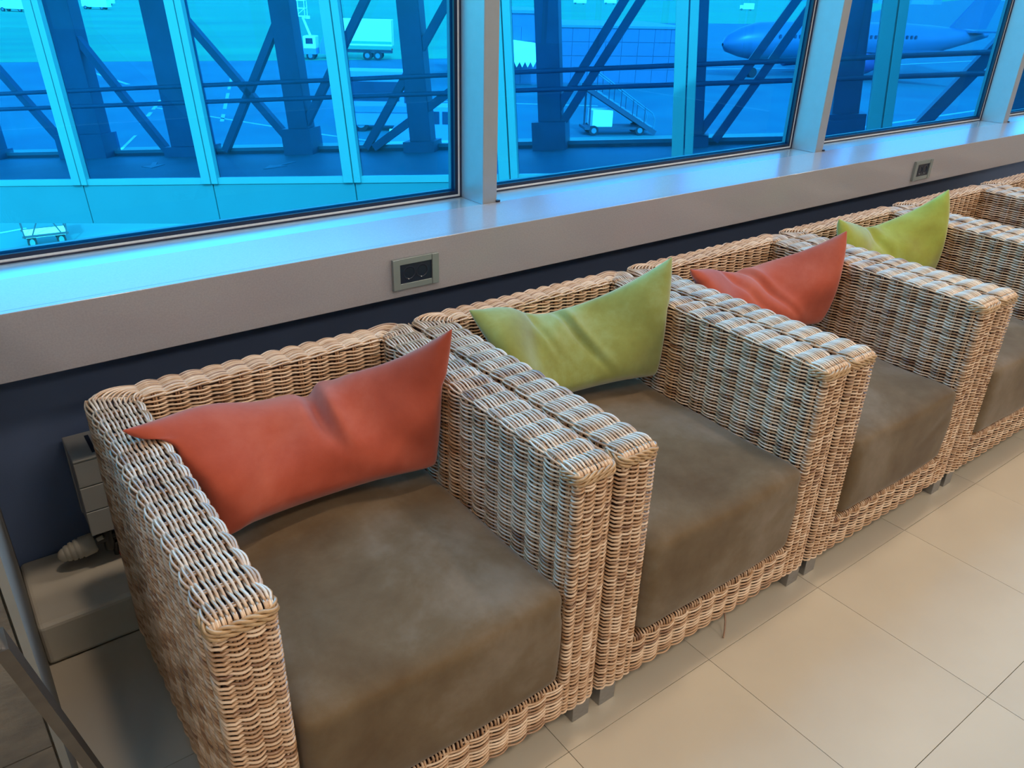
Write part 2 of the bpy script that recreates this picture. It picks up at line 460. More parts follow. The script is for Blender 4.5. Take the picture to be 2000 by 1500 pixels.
def top_rows(kind):
    """strands lying along the top; U shaped in plan with rounded corners, split at the mitre"""
    e = INS; G = []
    re = .009
    prof = [(e+re-re*math.cos(math.pi*.16), H-e-re+re*math.sin(math.pi*.16), math.pi*.16), (e+re-re*math.cos(math.pi*.36), H-e-re+re*math.sin(math.pi*.36), math.pi*.36)]
    Wd = T_ if kind == 'arm' else TB
    u = e+re+.001
    tops = np.linspace(0, 1, 9)
    items = []
    for (uu, zz, a) in prof: items.append((uu, zz, (-math.cos(a), math.sin(a))))
    for q in tops: items.append((('t', q), H-e, (0, 1)))
    for (uu, zz, a) in prof[::-1]: items.append((('i', uu), zz, (math.cos(a), math.sin(a))))
    for it in items:
        uu, z, (nu, nz) = it
        def off(width):
            if isinstance(uu, tuple):
                if uu[0] == 't': return e+re+.0005+(width-2*e-2*re-.001)*uu[1]
                return width-uu[1]
            return uu
        ua, ub = off(T_), off(TB)          # offset across arm / back
        inner = isinstance(uu, tuple) and uu[0] == 'i'
        r = max(.006, min(.030, T_-ua+.004))
        cx, cy = ua+r, D-ub-r
        mit = []
        for k in range(SC+1):              # 45deg .. straight side over one cell
            mit.append(k/SC)
        if kind == 'arm':
            yb = D-TB
            pts = []; nrm = []; ph = []; w = []
            # corner cell: arc 45 -> 0 then straight to yb
            Larc = math.pi/4*r; Ls = max(cy-yb, 0)
            tot = Larc+Ls
            for k in range(SC+2):
                s = tot*k/(SC+2)
                if s < Larc:
                    a = math.pi/4-s/r
                    dx, dy = -math.cos(a), math.sin(a)
                    pts.append((cx+r*dx, cy+r*dy, z))
                else:
                    dx, dy = -1, 0; pts.append((ua, cy-(s-Larc), z))
                nrm.append((dx*-nu if True else 0, dy*-nu, nz)); ph.append(k/(SC+2)); w.append(1)
            ysd = ys[::-1]
            for i in range(len(ysd)-1):
                for k in range(SC):
                    y = ysd[i]+(ysd[i+1]-ysd[i])*k/SC
                    if y > cy: continue
                    pts.append((ua, y, z)); nrm.append((nu, 0, nz)); ph.append(i+1+k/SC); w.append(1 if y > .03 else max(0, (y-.012)/.018))
            # fold down over the front
            rb = .009; yf = INS+rb
            for a in (0, .5, 1.0, 1.5708):
                pts.append((ua, yf-rb*math.sin(a), z-rb+rb*math.cos(a))); nrm.append((0, -math.sin(a), math.cos(a))); ph.append(len(ysd)); w.append(0)
            pts.append((ua, INS, z-.026)); nrm.append((0, -1, 0)); ph.append(len(ysd)); w.append(0)
        else:
            pts = []; nrm = []; ph = []; w = []
            Larc = math.pi/4*r; Ls = max(T_-cx, 0); tot = Larc+Ls
            for k in range(SC+2):
                s = tot*k/(SC+2)
                if s < Larc:
                    a = math.pi/4+s/r; dx, dy = -math.cos(a), math.sin(a); pts.append((cx+r*dx, cy+r*dy, z))
                else:
                    dx, dy = 0, 1; pts.append((cx+(s-Larc), D-ub, z))
                nrm.append((-nu*dx, -nu*dy, nz)); ph.append(k/(SC+2)); w.append(1)
            for i in range(len(xs)-1):
                for k in range(SC):
                    x = xs[i]+(xs[i+1]-xs[i])*k/SC
                    pts.append((x, D-ub, z)); nrm.append((0, -nu, nz)); ph.append(i+1+k/SC); w.append(1)
            half = pts[:SC+2][::-1]; hn = nrm[:SC+2][::-1]
            pts.append((W-T_, D-ub, z)); nrm.append((0, -nu, nz)); ph.append(len(xs)); w.append(1)
            for j, ((x, y, zz), (a, b, c)) in enumerate(zip(half, hn)):
                pts.append((W-x, y, zz)); nrm.append((-a, b, c)); ph.append(len(xs)+(j+1)/(SC+2)); w.append(1)
        # drop coincident neighbours
        P_ = np.array(pts); keep = np.concatenate([[True], np.linalg.norm(np.diff(P_, axis=0), axis=1) > 1e-5])
        P_ = P_[keep][None]; N_ = np.array(nrm)[keep][None]; N_ = N_/np.linalg.norm(N_, axis=2, keepdims=True)
        ph = np.array(ph)[keep]; w = np.array(w)[keep]
        t = np.gradient(P_, axis=1); C_ = np.cross(t, N_); C_ /= np.linalg.norm(C_, axis=2, keepdims=True)+1e-12
        G += row_group(P_, N_, C_, ph, w*.80)
    return G

def build_back(parent):
    core = MB(); ci = INS+.0036
    core.box((T_-.02, D-TB+ci, .30), (W-T_+.02, D-ci, H-ci-.001), .006)
    core.box((T_-.02, D-.05, HB+.01), (W-T_+.02, D-ci, .30))
    back = core.build('backrest', M_CORE, parent)
    G = top_rows('back')
    s, ph = sample_cells(xs)
    rz = rows_side[rows_side > SEATZ]
    Pp = np.zeros((len(rz), len(s), 3)); Pp[:, :, 0] = s[None]; Pp[:, :, 1] = D-TB+INS; Pp[:, :, 2] = rz[:, None]
    Nn = np.zeros_like(Pp); Nn[:, :, 1] = -1; Cc = np.zeros_like(Pp); Cc[:, :, 2] = 1
    G += row_group(Pp, Nn, Cc, ph)
    Pp = np.zeros((len(rows_side), len(s), 3)); Pp[:, :, 0] = s[::-1][None]; Pp[:, :, 1] = D-INS; Pp[:, :, 2] = rows_side[:, None]
    Nn = np.zeros_like(Pp); Nn[:, :, 1] = 1; Cc = np.zeros_like(Pp); Cc[:, :, 2] = 1
    G += row_group(Pp, Nn, Cc, ph)
    re = .009
    for xc in (xs[:-1]+xs[1:])/2:
        for dx in (-.0026, .0026):
            x = xc+dx; yi = D-TB+INS; yo = D-INS
            pts = [(x, yi, SEATZ-.02), (x, yi, H-INS-re)]+[(x, yi+re-re*math.cos(t), H-INS-re+re*math.sin(t)) for t in (.5, 1.05)]
            pts += [(x, yi+re, H-INS), (x, yo-re, H-INS)]+[(x, yo-re+re*math.sin(t), H-INS-re+re*math.cos(t)) for t in (.5, 1.05)]+[(x, yo, H-INS-re), (x, yo, HB)]
            c = np.array(pts)[None]; nn = np.zeros_like(c); nn[:, :, 0] = 1
            G.append((c, nn, .0023, tones(1, c.shape[1], .22, .2)))  # back stakes toned dark for the same gap shade
    tag(tubes_mesh('woven_strands', G, M_RAT, back), kind='stuff')
    return back

RAILZ = .150
def build_rail(parent):
    core = MB().box((T_-.02, .0125, HB+.004), (W-T_+.02, .050, RAILZ-.012), .004)
    rail = core.build('front_rail', M_CORE, parent)
    G = []
    xb = np.linspace(T_-.012, W-T_+.012, 13); s, ph = sample_cells(xb)
    rz = np.arange(HB+.004, RAILZ-.004, .0092)
    Pp = np.zeros((len(rz), len(s), 3)); Pp[:, :, 0] = s[None]; Pp[:, :, 1] = INS+.001; Pp[:, :, 2] = rz[:, None]
    # the rail is not perfectly straight: it sags a little in the middle
    Pp[:, :, 2] -= .004*np.sin(np.pi*(s-s[0])/(s[-1]-s[0]))[None]
    Nn = np.zeros_like(Pp); Nn[:, :, 1] = -1; Cc = np.zeros_like(Pp); Cc[:, :, 2] = 1
    G += row_group(Pp, Nn, Cc, ph)
    # wrapping loops over the top edge
    xl = np.arange(T_+.004, W-T_-.004, .0078)
    for x in xl:
        j = (random.random()-.5)*.003
        pts = [(x+j, .048, RAILZ-.02), (x+j*.5, .040, RAILZ-.006), (x, .024, RAILZ-.001), (x-j, .012, RAILZ-.006), (x-j, .009, RAILZ-.018)]
        c = np.array(pts)[None]; nn = np.zeros_like(c); nn[:, :, 0] = 1
        G.append((c, nn, .0026, tones(1, 5, .35, .25)))
    tag(tubes_mesh('woven_strands', G, M_RAT, rail), kind='stuff')
    return rail

def build_seat(parent):
    x0, x1, y0, y1, z0, z1 = T_+.001, W-T_-.001, -.006, D-TB-.004, .158, .397
    nx, ny, nz_ = 44, 44, 20
    bm = bmesh.new(); bmesh.ops.create_cube(bm, size=1)
    bmesh.ops.subdivide_edges(bm, edges=bm.edges[:], cuts=22, use_grid_fill=True)
    rr = .030
    c = Vector(((x0+x1)/2, (y0+y1)/2, (z0+z1)/2)); hs = Vector(((x1-x0)/2, (y1-y0)/2, (z1-z0)/2))
    for v in bm.verts:
        p = v.co*2
        q = Vector((p.x*hs.x, p.y*hs.y, p.z*hs.z))
        # rounded box
        k = Vector((max(min(q.x, hs.x-rr), -hs.x+rr), max(min(q.y, hs.y-rr), -hs.y+rr), max(min(q.z, hs.z-rr), -hs.z+rr)))
        d = q-k
        if d.length > 1e-6: q = k+d.normalized()*min(rr, d.length) if d.length > rr*.999 else q
        w = c+q
        a = (w.x-x0)/(x1-x0); b = (w.y-y0)/(y1-y0); h = (w.z-z0)/(z1-z0)
        if h > .5:
            w.z += (.022*math.sin(math.pi*min(max(a, 0), 1))**.6*math.sin(math.pi*min(max(b*.85+.1, 0), 1))+.012*b)*(h-.5)*2
            w.z += .0028*math.sin(9*a+5*b)+.002*math.sin(17*b-6*a)
        if b < .1:
            w.y -= .006*math.sin(math.pi*min(max(h, 0), 1))*math.sin(math.pi*a)
            w.y += .0020*math.sin(a*7+h*8)
            # soft crease running to the upper right corner
            dl = (h-.55)-(a-.72)*.9
            if a > .6: w.y += .0035*math.exp(-(dl/.07)**2)*min((a-.6)*6, 1)
        v.co = w
    for f in bm.faces: f.smooth = True
    me = bpy.data.meshes.new('seat_cushion'); bm.to_mesh(me); bm.free(); me.materials.append(M_SEAT)
    o = bpy.data.objects.new('seat_cushion', me); link(o, parent)
    m = o.modifiers.new('sub', 'SUBSURF'); m.levels = 1; m.render_levels = 1
    # seam welting along the front and side top edges
    return o

def build_chair():
    root = empty('armchair', (0, 0, 0))
    a = build_arm(root)
    a2 = a.copy(); COL.objects.link(a2); a2.parent = root; a2.scale = (-1, 1, 1); a2.location = (W, 0, 0)
    for ch in [x for x in bpy.data.objects if x.parent == a]:
        c = ch.copy(); COL.objects.link(c); c.parent = a2
    build_back(root); build_rail(root); build_seat(root)
    leg = MB().box((0, 0, 0), (.046, .046, .060), .0015)
    l0 = leg.build('leg', M_STEEL, root)
    sp = [(.012, .008), (W-.058, .008), (.012, D-.054), (W-.058, D-.054)]
    l0.location = (sp[0][0], sp[0][1], 0)
    for x, y in sp[1:]:
        l = l0.copy(); COL.objects.link(l); l.parent = root; l.location = (x, y, 0)
    return root
chair = build_chair()
clabels = ['woven rattan armchair nearest the camera, beside the stone stub wall, holding the large orange cushion',
           'woven rattan armchair second in the row, holding the olive green cushion with a crease',
           'woven rattan armchair third in the row, holding the smaller orange cushion',
           'woven rattan armchair fourth in the row, holding the lime green cushion',
           'woven rattan armchair with no cushion, fifth in the row beyond the lime green cushion',
           'woven rattan armchair farthest along the row, cut off by the right edge of the photo']
chairs = [chair]
for k in range(1, 6): chairs.append(copy_tree(chair))
for k, c in enumerate(chairs):
    c.location = (P*k, 0, 0)
    tag(c, clabels[k], 'armchair', 'rattan armchairs in a row under the window')
    

# ================================================================== PILLOWS
def lag(t):
    return (2*(t-.5)*(t-1), -4*t*(t-1), 2*t*(t-.5))
def pillow(name, ctrl, m, th, loc, creases, seed, ear=(0, 0)):
    """ctrl 3x3 points: rows bottom, middle, top; columns left, middle, right"""
    nu, nv = 64, 40
    C_ = np.array(ctrl, float)
    def S_(u, v):
        a = lag(v); b = lag(u)
        return sum(a[i]*b[j]*C_[i, j] for i in range(3) for j in range(3))
    grid = np.zeros((nu+1, nv+1, 3))
    for i in range(nu+1):
        for j in range(nv+1):
            u, v = i/nu, j/nv
            # edges pulled in between the pointed corners
            uu = u+(.5-u)*.055*math.sin(math.pi*v)**1.0*abs(2*u-1)**2*.25
            vv = v+(.5-v)*.05*math.sin(math.pi*u)**1.0*abs(2*v-1)**2
            grid[i, j] = S_(uu, vv)
            grid[i, j, 2] += ear[0]*math.exp(-((u-.18)/.12)**2)*v**3
            grid[i, j, 1] -= ear[1]*math.exp(-((u-.05)/.14)**2)*math.sin(math.pi*v)
    du = np.gradient(grid, axis=0); dv = np.gradient(grid, axis=1)
    n = np.cross(du, dv); n /= np.linalg.norm(n, axis=2, keepdims=True)
    if n[nu//2, nv//2, 1] > 0: n = -n         # towards the room
    U, V = np.meshgrid(np.linspace(0, 1, nu+1), np.linspace(0, 1, nv+1), indexing='ij')
    prof = np.clip(4*U*(1-U), 0, 1)**.30*np.clip(4*V*(1-V), 0, 1)**.34
    rs = np.random.default_rng(seed); lump = np.zeros_like(U)
    for k in range(5):
        fx, fy = rs.uniform(1, 3.2, 2); a, b = rs.uniform(0, 6.28, 2)
        lump += rs.uniform(.04, .09)*np.sin(fx*U*6+a)*np.sin(fy*V*4+b)
    front = th*prof*(1+lump); back = th*.75*prof*(1+lump*.5)
    for (u0, v0, u1, v1, dep, wd) in creases:
        L = math.hypot(u1-u0, (v1-v0)*.6); tx, ty = (u1-u0)/L, (v1-v0)*.6/L
        ru = U-u0; rv = (V-v0)*.6
        s = (ru*tx+rv*ty)/L; dist = ru*-ty+rv*tx
        dist = dist+.02*np.sin(s*3.1)
        win = np.clip(s*5+.6, 0, 1)*np.clip((1-s)*2.2, 0, 1)
        front = front+dep*win*(-np.exp(-(dist/wd)**2)+.55*np.exp(-((dist-wd*2.0)/(wd*1.5))**2))*np.clip(prof*1.6, 0, 1)
    vf = grid+n*front[..., None]; vb = grid-n*back[..., None]
    def collide(a):
        a = a.copy()
        for it in range(3):
            x, y, z = a[..., 0], a[..., 1], a[..., 2]
            for side in (0, 1):
                dx = (.107-x) if side == 0 else (x-(W-.1045)); dz = .6645-z
                ins = (dx > 0) & (dz > 0)
                px_ = ins & (dx < dz*1.0); pz_ = ins & ~px_
                x = np.where(px_, .107 if side == 0 else W-.1045, x); z = np.where(pz_, .6645, z)
            y = np.where((z < .664) & (y > D-TB-.003), D-TB-.003, y)
            z = np.maximum(z, .400+.012*y/.7+.018*np.sin(np.pi*np.clip((x-.103)/.54, 0, 1))**.6)
            a = np.stack([x, y, z], -1)
            if it < 2:
                b = a.copy(); b[1:-1, 1:-1] = .5*a[1:-1, 1:-1]+.125*(a[2:, 1:-1]+a[:-2, 1:-1]+a[1:-1, 2:]+a[1:-1, :-2])
                b[1:-1, 0] = .5*a[1:-1, 0]+.25*(a[2:, 0]+a[:-2, 0]); b[1:-1, -1] = .5*a[1:-1, -1]+.25*(a[2:, -1]+a[:-2, -1])
                b[0, 1:-1] = .5*a[0, 1:-1]+.25*(a[0, 2:]+a[0, :-2]); b[-1, 1:-1] = .5*a[-1, 1:-1]+.25*(a[-1, 2:]+a[-1, :-2])
                a = b
        return a
    vf, vb = collide(vf), collide(vb)
    for sl_ in ((slice(None), 0), (slice(None), -1), (0, slice(None)), (-1, slice(None))):
        m_ = (vf[sl_]+vb[sl_])/2; vf[sl_] = m_; vb[sl_] = m_; grid[sl_] = m_
    verts = []; faces = []
    idf = np.arange((nu+1)*(nv+1)).reshape(nu+1, nv+1)
    verts = vf.reshape(-1, 3).tolist()
    idb = idf.copy(); cnt = len(verts)
    for i in range(1, nu):
        for j in range(1, nv):
            idb[i, j] = cnt; verts.append(vb[i, j].tolist()); cnt += 1
    for i in range(nu):
        for j in range(nv):
            faces.append((idf[i, j], idf[i+1, j], idf[i+1, j+1], idf[i, j+1]))
            faces.append((idb[i, j], idb[i, j+1], idb[i+1, j+1], idb[i+1, j]))
    me = bpy.data.meshes.new(name); me.from_pydata(verts, [], faces); me.materials.append(m)
    bm = bmesh.new(); bm.from_mesh(me); bmesh.ops.recalc_face_normals(bm, faces=bm.faces); bm.to_mesh(me); bm.free()
    me.polygons.foreach_set('use_smooth', [True]*len(me.polygons)); me.update()
    o = bpy.data.objects.new(name, me); link(o)
    o.location = loc
    md = o.modifiers.new('sub', 'SUBSURF'); md.levels = 1; md.render_levels = 1
    return o
PIL = 'cushions propped in the armchairs'
c0 = [[(.122, .475, .440), (.37, .455, .452), (.630, .462, .440)],
      [(.118, .535, .565), (.385, .555, .545), (.648, .440, .600)],
      [(.018, .538, .690), (.42, .660, .592), (.655, .415, .792)]]
tag(pillow('cushion', c0, M_ORANGE, .066, (0, 0, 0), [(.50, 1.05, .60, .22, .032, .030), (.60, .95, .50, .12, .008, .045)], 3, (.034, .055)),
    'large orange velour cushion in the nearest armchair, one corner lying on its left arm', 'cushion', PIL)
c1 = [[(.122, .555, .440), (.38, .52, .452), (.634, .505, .440)],
      [(.125, .610, .575), (.385, .610, .560), (.655, .495, .625)],
      [(.100, .665, .702), (.410, .665, .640), (.655, .510, .790)]]
tag(pillow('cushion', c1, M_GREEN, .062, (P, 0, 0), [(.42, 1.05, .66, .05, .020, .018), (.26, .95, .42, .2, .007, .022)], 5, (.022, .075)),
    'olive green velour cushion with a diagonal crease, in the second armchair', 'cushion', PIL)
c2 = [[(.122, .510, .440), (.38, .49, .452), (.600, .470, .450)],
      [(.125, .565, .565), (.385, .565, .545), (.638, .440, .610)],
      [(.065, .588, .700), (.430, .660, .605), (.645, .459, .762)]]
tag(pillow('cushion', c2, M_ORANGE, .058, (2*P, 0, 0), [(.38, .98, .72, .10, .014, .022), (.22, .92, .6, .02, .008, .025)], 8, (.020, .040)),
    'orange velour cushion in the third armchair, leaning against its right arm', 'cushion', PIL)
c3 = [[(.135, .560, .450), (.38, .53, .455), (.612, .500, .460)],
      [(.130, .600, .585), (.40, .600, .570), (.640, .490, .650)],
      [(.120, .633, .725), (.43, .660, .650), (.645, .527, .789)]]
tag(pillow('cushion', c3, M_LIME, .060, (3*P, 0, 0), [(.30, .98, .5, .3, .010, .03)], 9, (.015, .015)),
    'lime green velour cushion in the fourth armchair, farthest of the four', 'cushion', PIL)

# ================================================================== SOCKETS, RADIATOR, LEG
def outlet(x0, w, label):
    o = empty('wall_socket', (x0, .8735, .705))
    h = .082
    y0, y1 = -.011, 0
    MB().box((0, y0, 0), (.020, y1, h), .0012).build('end_piece', M_OUT, o); MB().box((w-.020, y0, 0), (w, y1, h), .0012).build('end_piece', M_OUT, o)
    MB().box((.020, y0+.002, 0), (w-.020, y1, .015), .0008).build('frame_bar', M_OUT, o); MB().box((.020, y0+.002, h-.016), (w-.020, y1, h), .0008).build('frame_bar', M_OUT, o)
    ins = MB().box((.020, y0+.005, .015), (w-.020, y1, h-.016)).build('socket_insert', M_BLACK, o)
    for cx in (w*.36, w*.64):
        n = 20; v = []; f = []
        for k in range(n):
            t = 2*math.pi*k/n
            v.append((cx+.019*math.cos(t), y0+.0046, h*.5+.019*math.sin(t))); v.append((cx+.015*math.cos(t), y0+.0030, h*.5+.015*math.sin(t)))
            v.append((cx+.014*math.cos(t), y0+.0075, h*.5+.014*math.sin(t)))
        for k in range(n):
            a = 3*k; c = 3*((k+1) % n)
            f += [(a, c, c+1, a+1), (a+1, c+1, c+2, a+2)]
        MB().add(v, f, True).build('socket_ring', M_BLACK, ins)
        MB().tube([(cx-.004, y0+.004, h*.32), (cx-.004, y0+.0015, h*.32)], .0012, 8).build('earth_pin', M_ALU, ins)
    tag(o, label, 'socket', 'double sockets in the window board')
    return o
outlet(.760, .136, 'double wall socket in grey frame above the first armchair')
outlet(3.288, .140, 'double wall socket in grey frame above the fifth armchair, far right')

rad = empty('radiator', (-.032, .945, .22))
RL = 2.3
for k in range(3):
    MB().box((0, 0, .0+.068*k), (RL, .018, .066+.068*k), .002).build('front_panel', M_RAD, rad)
MB().box((.002, .018, .004), (RL-.002, .112, .198)).box((0, .112, 0), (RL, .130, .204), .002).build('convector_body', M_RAD, rad)
top = MB().box((0, -.001, .203), (RL, .131, .209), .002).build('top_grille', M_RAD, rad)
sl = MB()
for k in range(90):
    sl.box((.045+k*.024, .02, .2085), (.045+k*.024+.009, .11, .2098))
tag(sl.build('grille_slot', M_BLACK, top), kind='stuff')
for x in (.25, 1.9): MB().box((x, .13, .03), (x+.03, .141, .17)).build('wall_bracket', M_STEEL, rad)
for x in (.25, 1.9): MB().box((x, .08, -.109), (x+.03, .11, .01)).build('foot', M_RAD, rad)
tag(rad, 'low cream convector radiator under the window board behind the nearest armchair', 'radiator')
vx, vy, vz = .005, 1.0, .170
val = empty('radiator_valve', (vx, vy, vz))
hd = MB(); prof = [(-.030, .021), (-.034, .0255), (-.062, .0265), (-.063, .0235), (-.066, .0235), (-.067, .0255), (-.074, .025), (-.075, .022), (-.078, .022), (-.079, .024), (-.086, .023), (-.087, .020), (-.090, .020), (-.091, .0215), (-.098, .019), (-.099, .0165), (-.101, .0165), (-.102, .017), (-.110, .0125), (-.115, .006), (-.116, .0005)]
hd.tube([(x, 0, 0) for x, r in prof], [r for x, r in prof], 28); hobj = hd.build('thermostat_head', M_PLAST, val)
hobj.rotation_euler = (0, -.12, 0)
MB().tube([(-.032, 0, -.002), (.0, 0, 0)], .012, 14).tube([(-.02, 0, 0), (-.02, 0, .02)], .006, 10).build('collar', M_BRASS, val)
MB().tube([(-.026, -.018, .012), (-.012, -.020, .016)], .0055, 10).build('lock_pin', M_PLAST, val)
MB().tube([(0, 0, .02), (0, 0, -.035)], .013, 14).tube([(0, 0, 0), (.04, 0, 0)], .010, 12).tube([(.012, 0, -.02), (.012, 0, -.058)], .008, 12).tube([(.035, 0, .05), (.035, 0, -.058)], .008, 12).build('valve_body', M_BRASS, val)
MB().tube([(.020, -.02, -.040), (.020, -.02, -.052)], .006, 12).build('drain_cap', M_RED, val)
tag(val, 'ribbed cream thermostatic valve beside the radiator, above the plinth', 'valve')

# slanting steel leg of a table standing at the left edge
tb = empty('table', (-.13, .323, 0))
def rel(p): return (p[0]+.13, p[1]-.323, p[2])
A = Vector((-.128, .310, 0.0)); B = Vector((-.2075, -.03, .781)); dirr = (B-A).normalized()
Cc = A+dirr*.86
MB().bar(rel(A), rel(Cc), .028, .014, (1, 0, 0)).build('leg', M_STEELD, tb)
MB().bar(rel(Cc), rel(Cc+Vector((-.95, 0, 0))), .02, .02).build('top_rail', M_STEEL, tb)
MB().bar(rel(Cc+Vector((-.95, 0, 0))), rel(A+Vector((-.95, 0, 0))-Vector((0, .02, 0))), .020, .012, (1, 0, 0)).build('leg', M_STEEL, tb)
tag(tb, 'steel table frame with a slanting flat leg, in the lower left corner', 'table')

# loose reed hanging below the second chair's front rail
rl = MB().tube([(P+.435, .022, .060), (P+.431, .012, .045), (P+.423, .000, .028), (P+.409, -.012, .010), (P+.400, -.018, .002)], .0022, 6).build('loose_reed', M_RAT, None)
me = rl.data; at = me.attributes.new('tone', 'FLOAT', 'POINT'); at.data.foreach_set('value', [.05]*len(me.vertices))
rl.parent = chairs[1]; rl.location = (-P, 0, 0)
# ================================================================== OUTSIDE
GZ0 = -6.9
M_ASPH = mat('asphalt', (.01, .145, .150), .85, color2=(.01, .105, .125), nscale=.25, stretch=(1, 1, 1))
M_FIELD = mat('pale_far_ground', (.03, .33, .125), .9, color2=(.02, .23, .11), nscale=.055, stretch=(.5, 3.0, 1))  # paler, greener stretch of ground beyond the polygon edge
M_MARK = mat('road_paint', (.20, .42, .45), .6, noise=.2, nscale=3)
M_GAL = mat('gallery_metal', (.06, .215, .235), .45, noise=.05, nscale=3)
M_GALP = mat('gallery_panel', (.02, .145, .175), .5, noise=.06, nscale=2)
M_TRUSS = mat('truss_steel', (.005, .135, .21), .5, noise=.2, nscale=3)  # bluish reflection haze of the glass put into the steel colour
M_GFLOOR = mat('gallery_floor', (.02, .26, .30), .6, noise=.2, nscale=1.5)
M_WHITE = mat('white_vehicle_paint', (.95, .97, .97), .4)
M_VBLUE = mat('grey_blue_vehicle_paint', (.12, .27, .42), .35)
M_DGLASS = mat('vehicle_glass', (.02, .04, .07), .1)
M_TYRE = mat('tyre', (.015, .016, .018), .8)
M_DARK = mat('dark_chassis', (.04, .06, .08), .6)
M_STRIPE = mat('teal_stripe', (.05, .45, .45), .5)
M_ANNEX = mat('annex_panel', (.05, .15, .23), .6, noise=.12, nscale=.6)
M_PLANE = mat('aircraft_skin', (.025, .12, .20), .35, noise=.1, nscale=.4)
M_ENG = mat('aircraft_engine', (.05, .045, .14), .4)
ground = struct(box_obj('ground', (-400, 1.3, GZ0-.3), (9000, 5000, GZ0), M_ASPH))
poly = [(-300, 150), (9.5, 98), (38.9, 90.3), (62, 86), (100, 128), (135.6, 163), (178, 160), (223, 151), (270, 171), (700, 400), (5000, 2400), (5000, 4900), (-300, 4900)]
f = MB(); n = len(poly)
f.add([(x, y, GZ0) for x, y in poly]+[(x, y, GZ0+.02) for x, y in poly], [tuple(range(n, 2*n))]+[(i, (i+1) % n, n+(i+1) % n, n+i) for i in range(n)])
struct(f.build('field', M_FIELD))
struct(box_obj('wall_outside', (XL, .9, GZ0), (XR, 1.24, -.13), M_BACK))
def mark(pts, w):
    b = MB()
    for p, q in zip(pts[:-1], pts[1:]): b.bar((p[0], p[1], GZ0+.012), (q[0], q[1], GZ0+.012), w, .02)
    return b.build('painted_line', M_MARK, ground)
mark([(15.3, 88.6), (16.1, 74.5)], .35); mark([(6.2, 39.1), (10.6, 49.5)], .16)
for k in range(6):
    a = k/6; mark([(18.1+(11.4-18.1)*a, 69.8+(52.1-69.8)*a), (18.1+(11.4-18.1)*(a+.09), 69.8+(52.1-69.8)*(a+.09))], .25)
    mark([(27.3+(15.6-27.3)*a, 81.4+(49.9-81.4)*a), (27.3+(15.6-27.3)*(a+.09), 81.4+(49.9-81.4)*(a+.09))], .25)
mark([(14.5, 60), (20, 45), (27, 30)], .22); mark([(0.5, 31.4), (2.6, 31.9)], .10); mark([(24, 62), (44, 47)], .25)
mark([(60, 70), (95, 60), (140, 58)], .4); mark([(40, 30), (75, 31), (110, 28)], .3)

# --- glazed ramp gallery (aircraft bridge) crossing outside the window
GO = Vector((3.23640, 6.18533, -.33012))
GL = Vector((.64167501, -.76230868, .08449055)).normalized(); GM = Vector((-.03671261, .07789594, .9962853))
GM = (GM-GL*GM.dot(GL)).normalized(); GN = GM.cross(GL)
gal = empty('aircraft_bridge')
gal.matrix_world = Matrix((GL, GN, GM)).transposed().to_4x4(); gal.matrix_world.translation = GO
tag(gal, 'glazed steel ramp bridge with pale mullions and dark diagonal braces, crossing outside the windows', 'walkway')
A0, A1, GW, GH, SPN = -7.75, 6.2, 2.05, 2.75, 1.55
ks = list(range(-5, 4+1))
for k in ks:
    x0, x1 = k*SPN, min((k+1)*SPN, A1+.01)
    box_obj('fascia_panel', (x0+.006, 0, -.405), (x1-.006, .04, -.004), M_GALP, gal)
    box_obj('sill_profile', (x0+.004, -.01, .0), (x1-.004, .06, .062), M_GAL, gal)
    MB().add([(x0+.07, .03, .06), (x1-.09, .03, .06), (x1-.09, .03, GH), (x0+.07, .03, GH)], [(0, 1, 2, 3)]).build('near_pane', M_GLASS2, gal)
    MB().add([(x0+.1, GW+.06, .1), (x1-.1, GW+.06, .1), (x1-.1, GW+.06, GH), (x0+.1, GW+.06, GH)], [(0, 1, 2, 3)]).build('far_pane', M_GLASS2, gal)
for k in ks+[5]:
    x = k*SPN
    if x > A1: continue
    m = box_obj('mullion', (x-.105, -.03, .004), (x-.006, .05, GH), M_GAL, gal, .004)
    box_obj('cover_strip', (x+.006, -.03, .004), (x+.075, .05, GH), M_GAL, m, .004)
box_obj('deck', (A0, .045, -.40), (A1, GW+.1, .0), M_GFLOOR, gal)
box_obj('far_kerb', (A0, GW-.02, .0), (A1, GW+.02, .035), M_DARK, gal)
box_obj('kerb_cap', (A0, GW-.03, .035), (A1, GW+.03, .075), M_GAL, gal)
box_obj('roof', (A0, -.05, GH), (A1, GW+.12, GH+.10), M_GALP, gal)
for k in range(-5, 5):
    x = k*SPN; w = .30 if k in (-3, -2) else .13
    if k == -2: w = .26
    c = box_obj('column', (x-w, GW-.02-.1, .0), (x+w, GW+.1-.02, GH), M_TRUSS, gal, .01)
    box_obj('foot_plate', (x-w-.06, GW-.2, .0), (x+w+.06, GW+.10, .30 if k % 2 else .12), M_TRUSS, c)
def brace(p, q, w=.085):
    MB().bar((p[0], GW-.06, p[1]), (q[0], GW-.06, q[1]), w, w, (0, 1, 0)).build('brace', M_TRUSS, gal)
def ext_(p, q, m0, m1):
    s = (q[0]-p[0])/(q[1]-p[1]); return (p[0]+(m0-p[1])*s, m0), (p[0]+(m1-p[1])*s, m1)
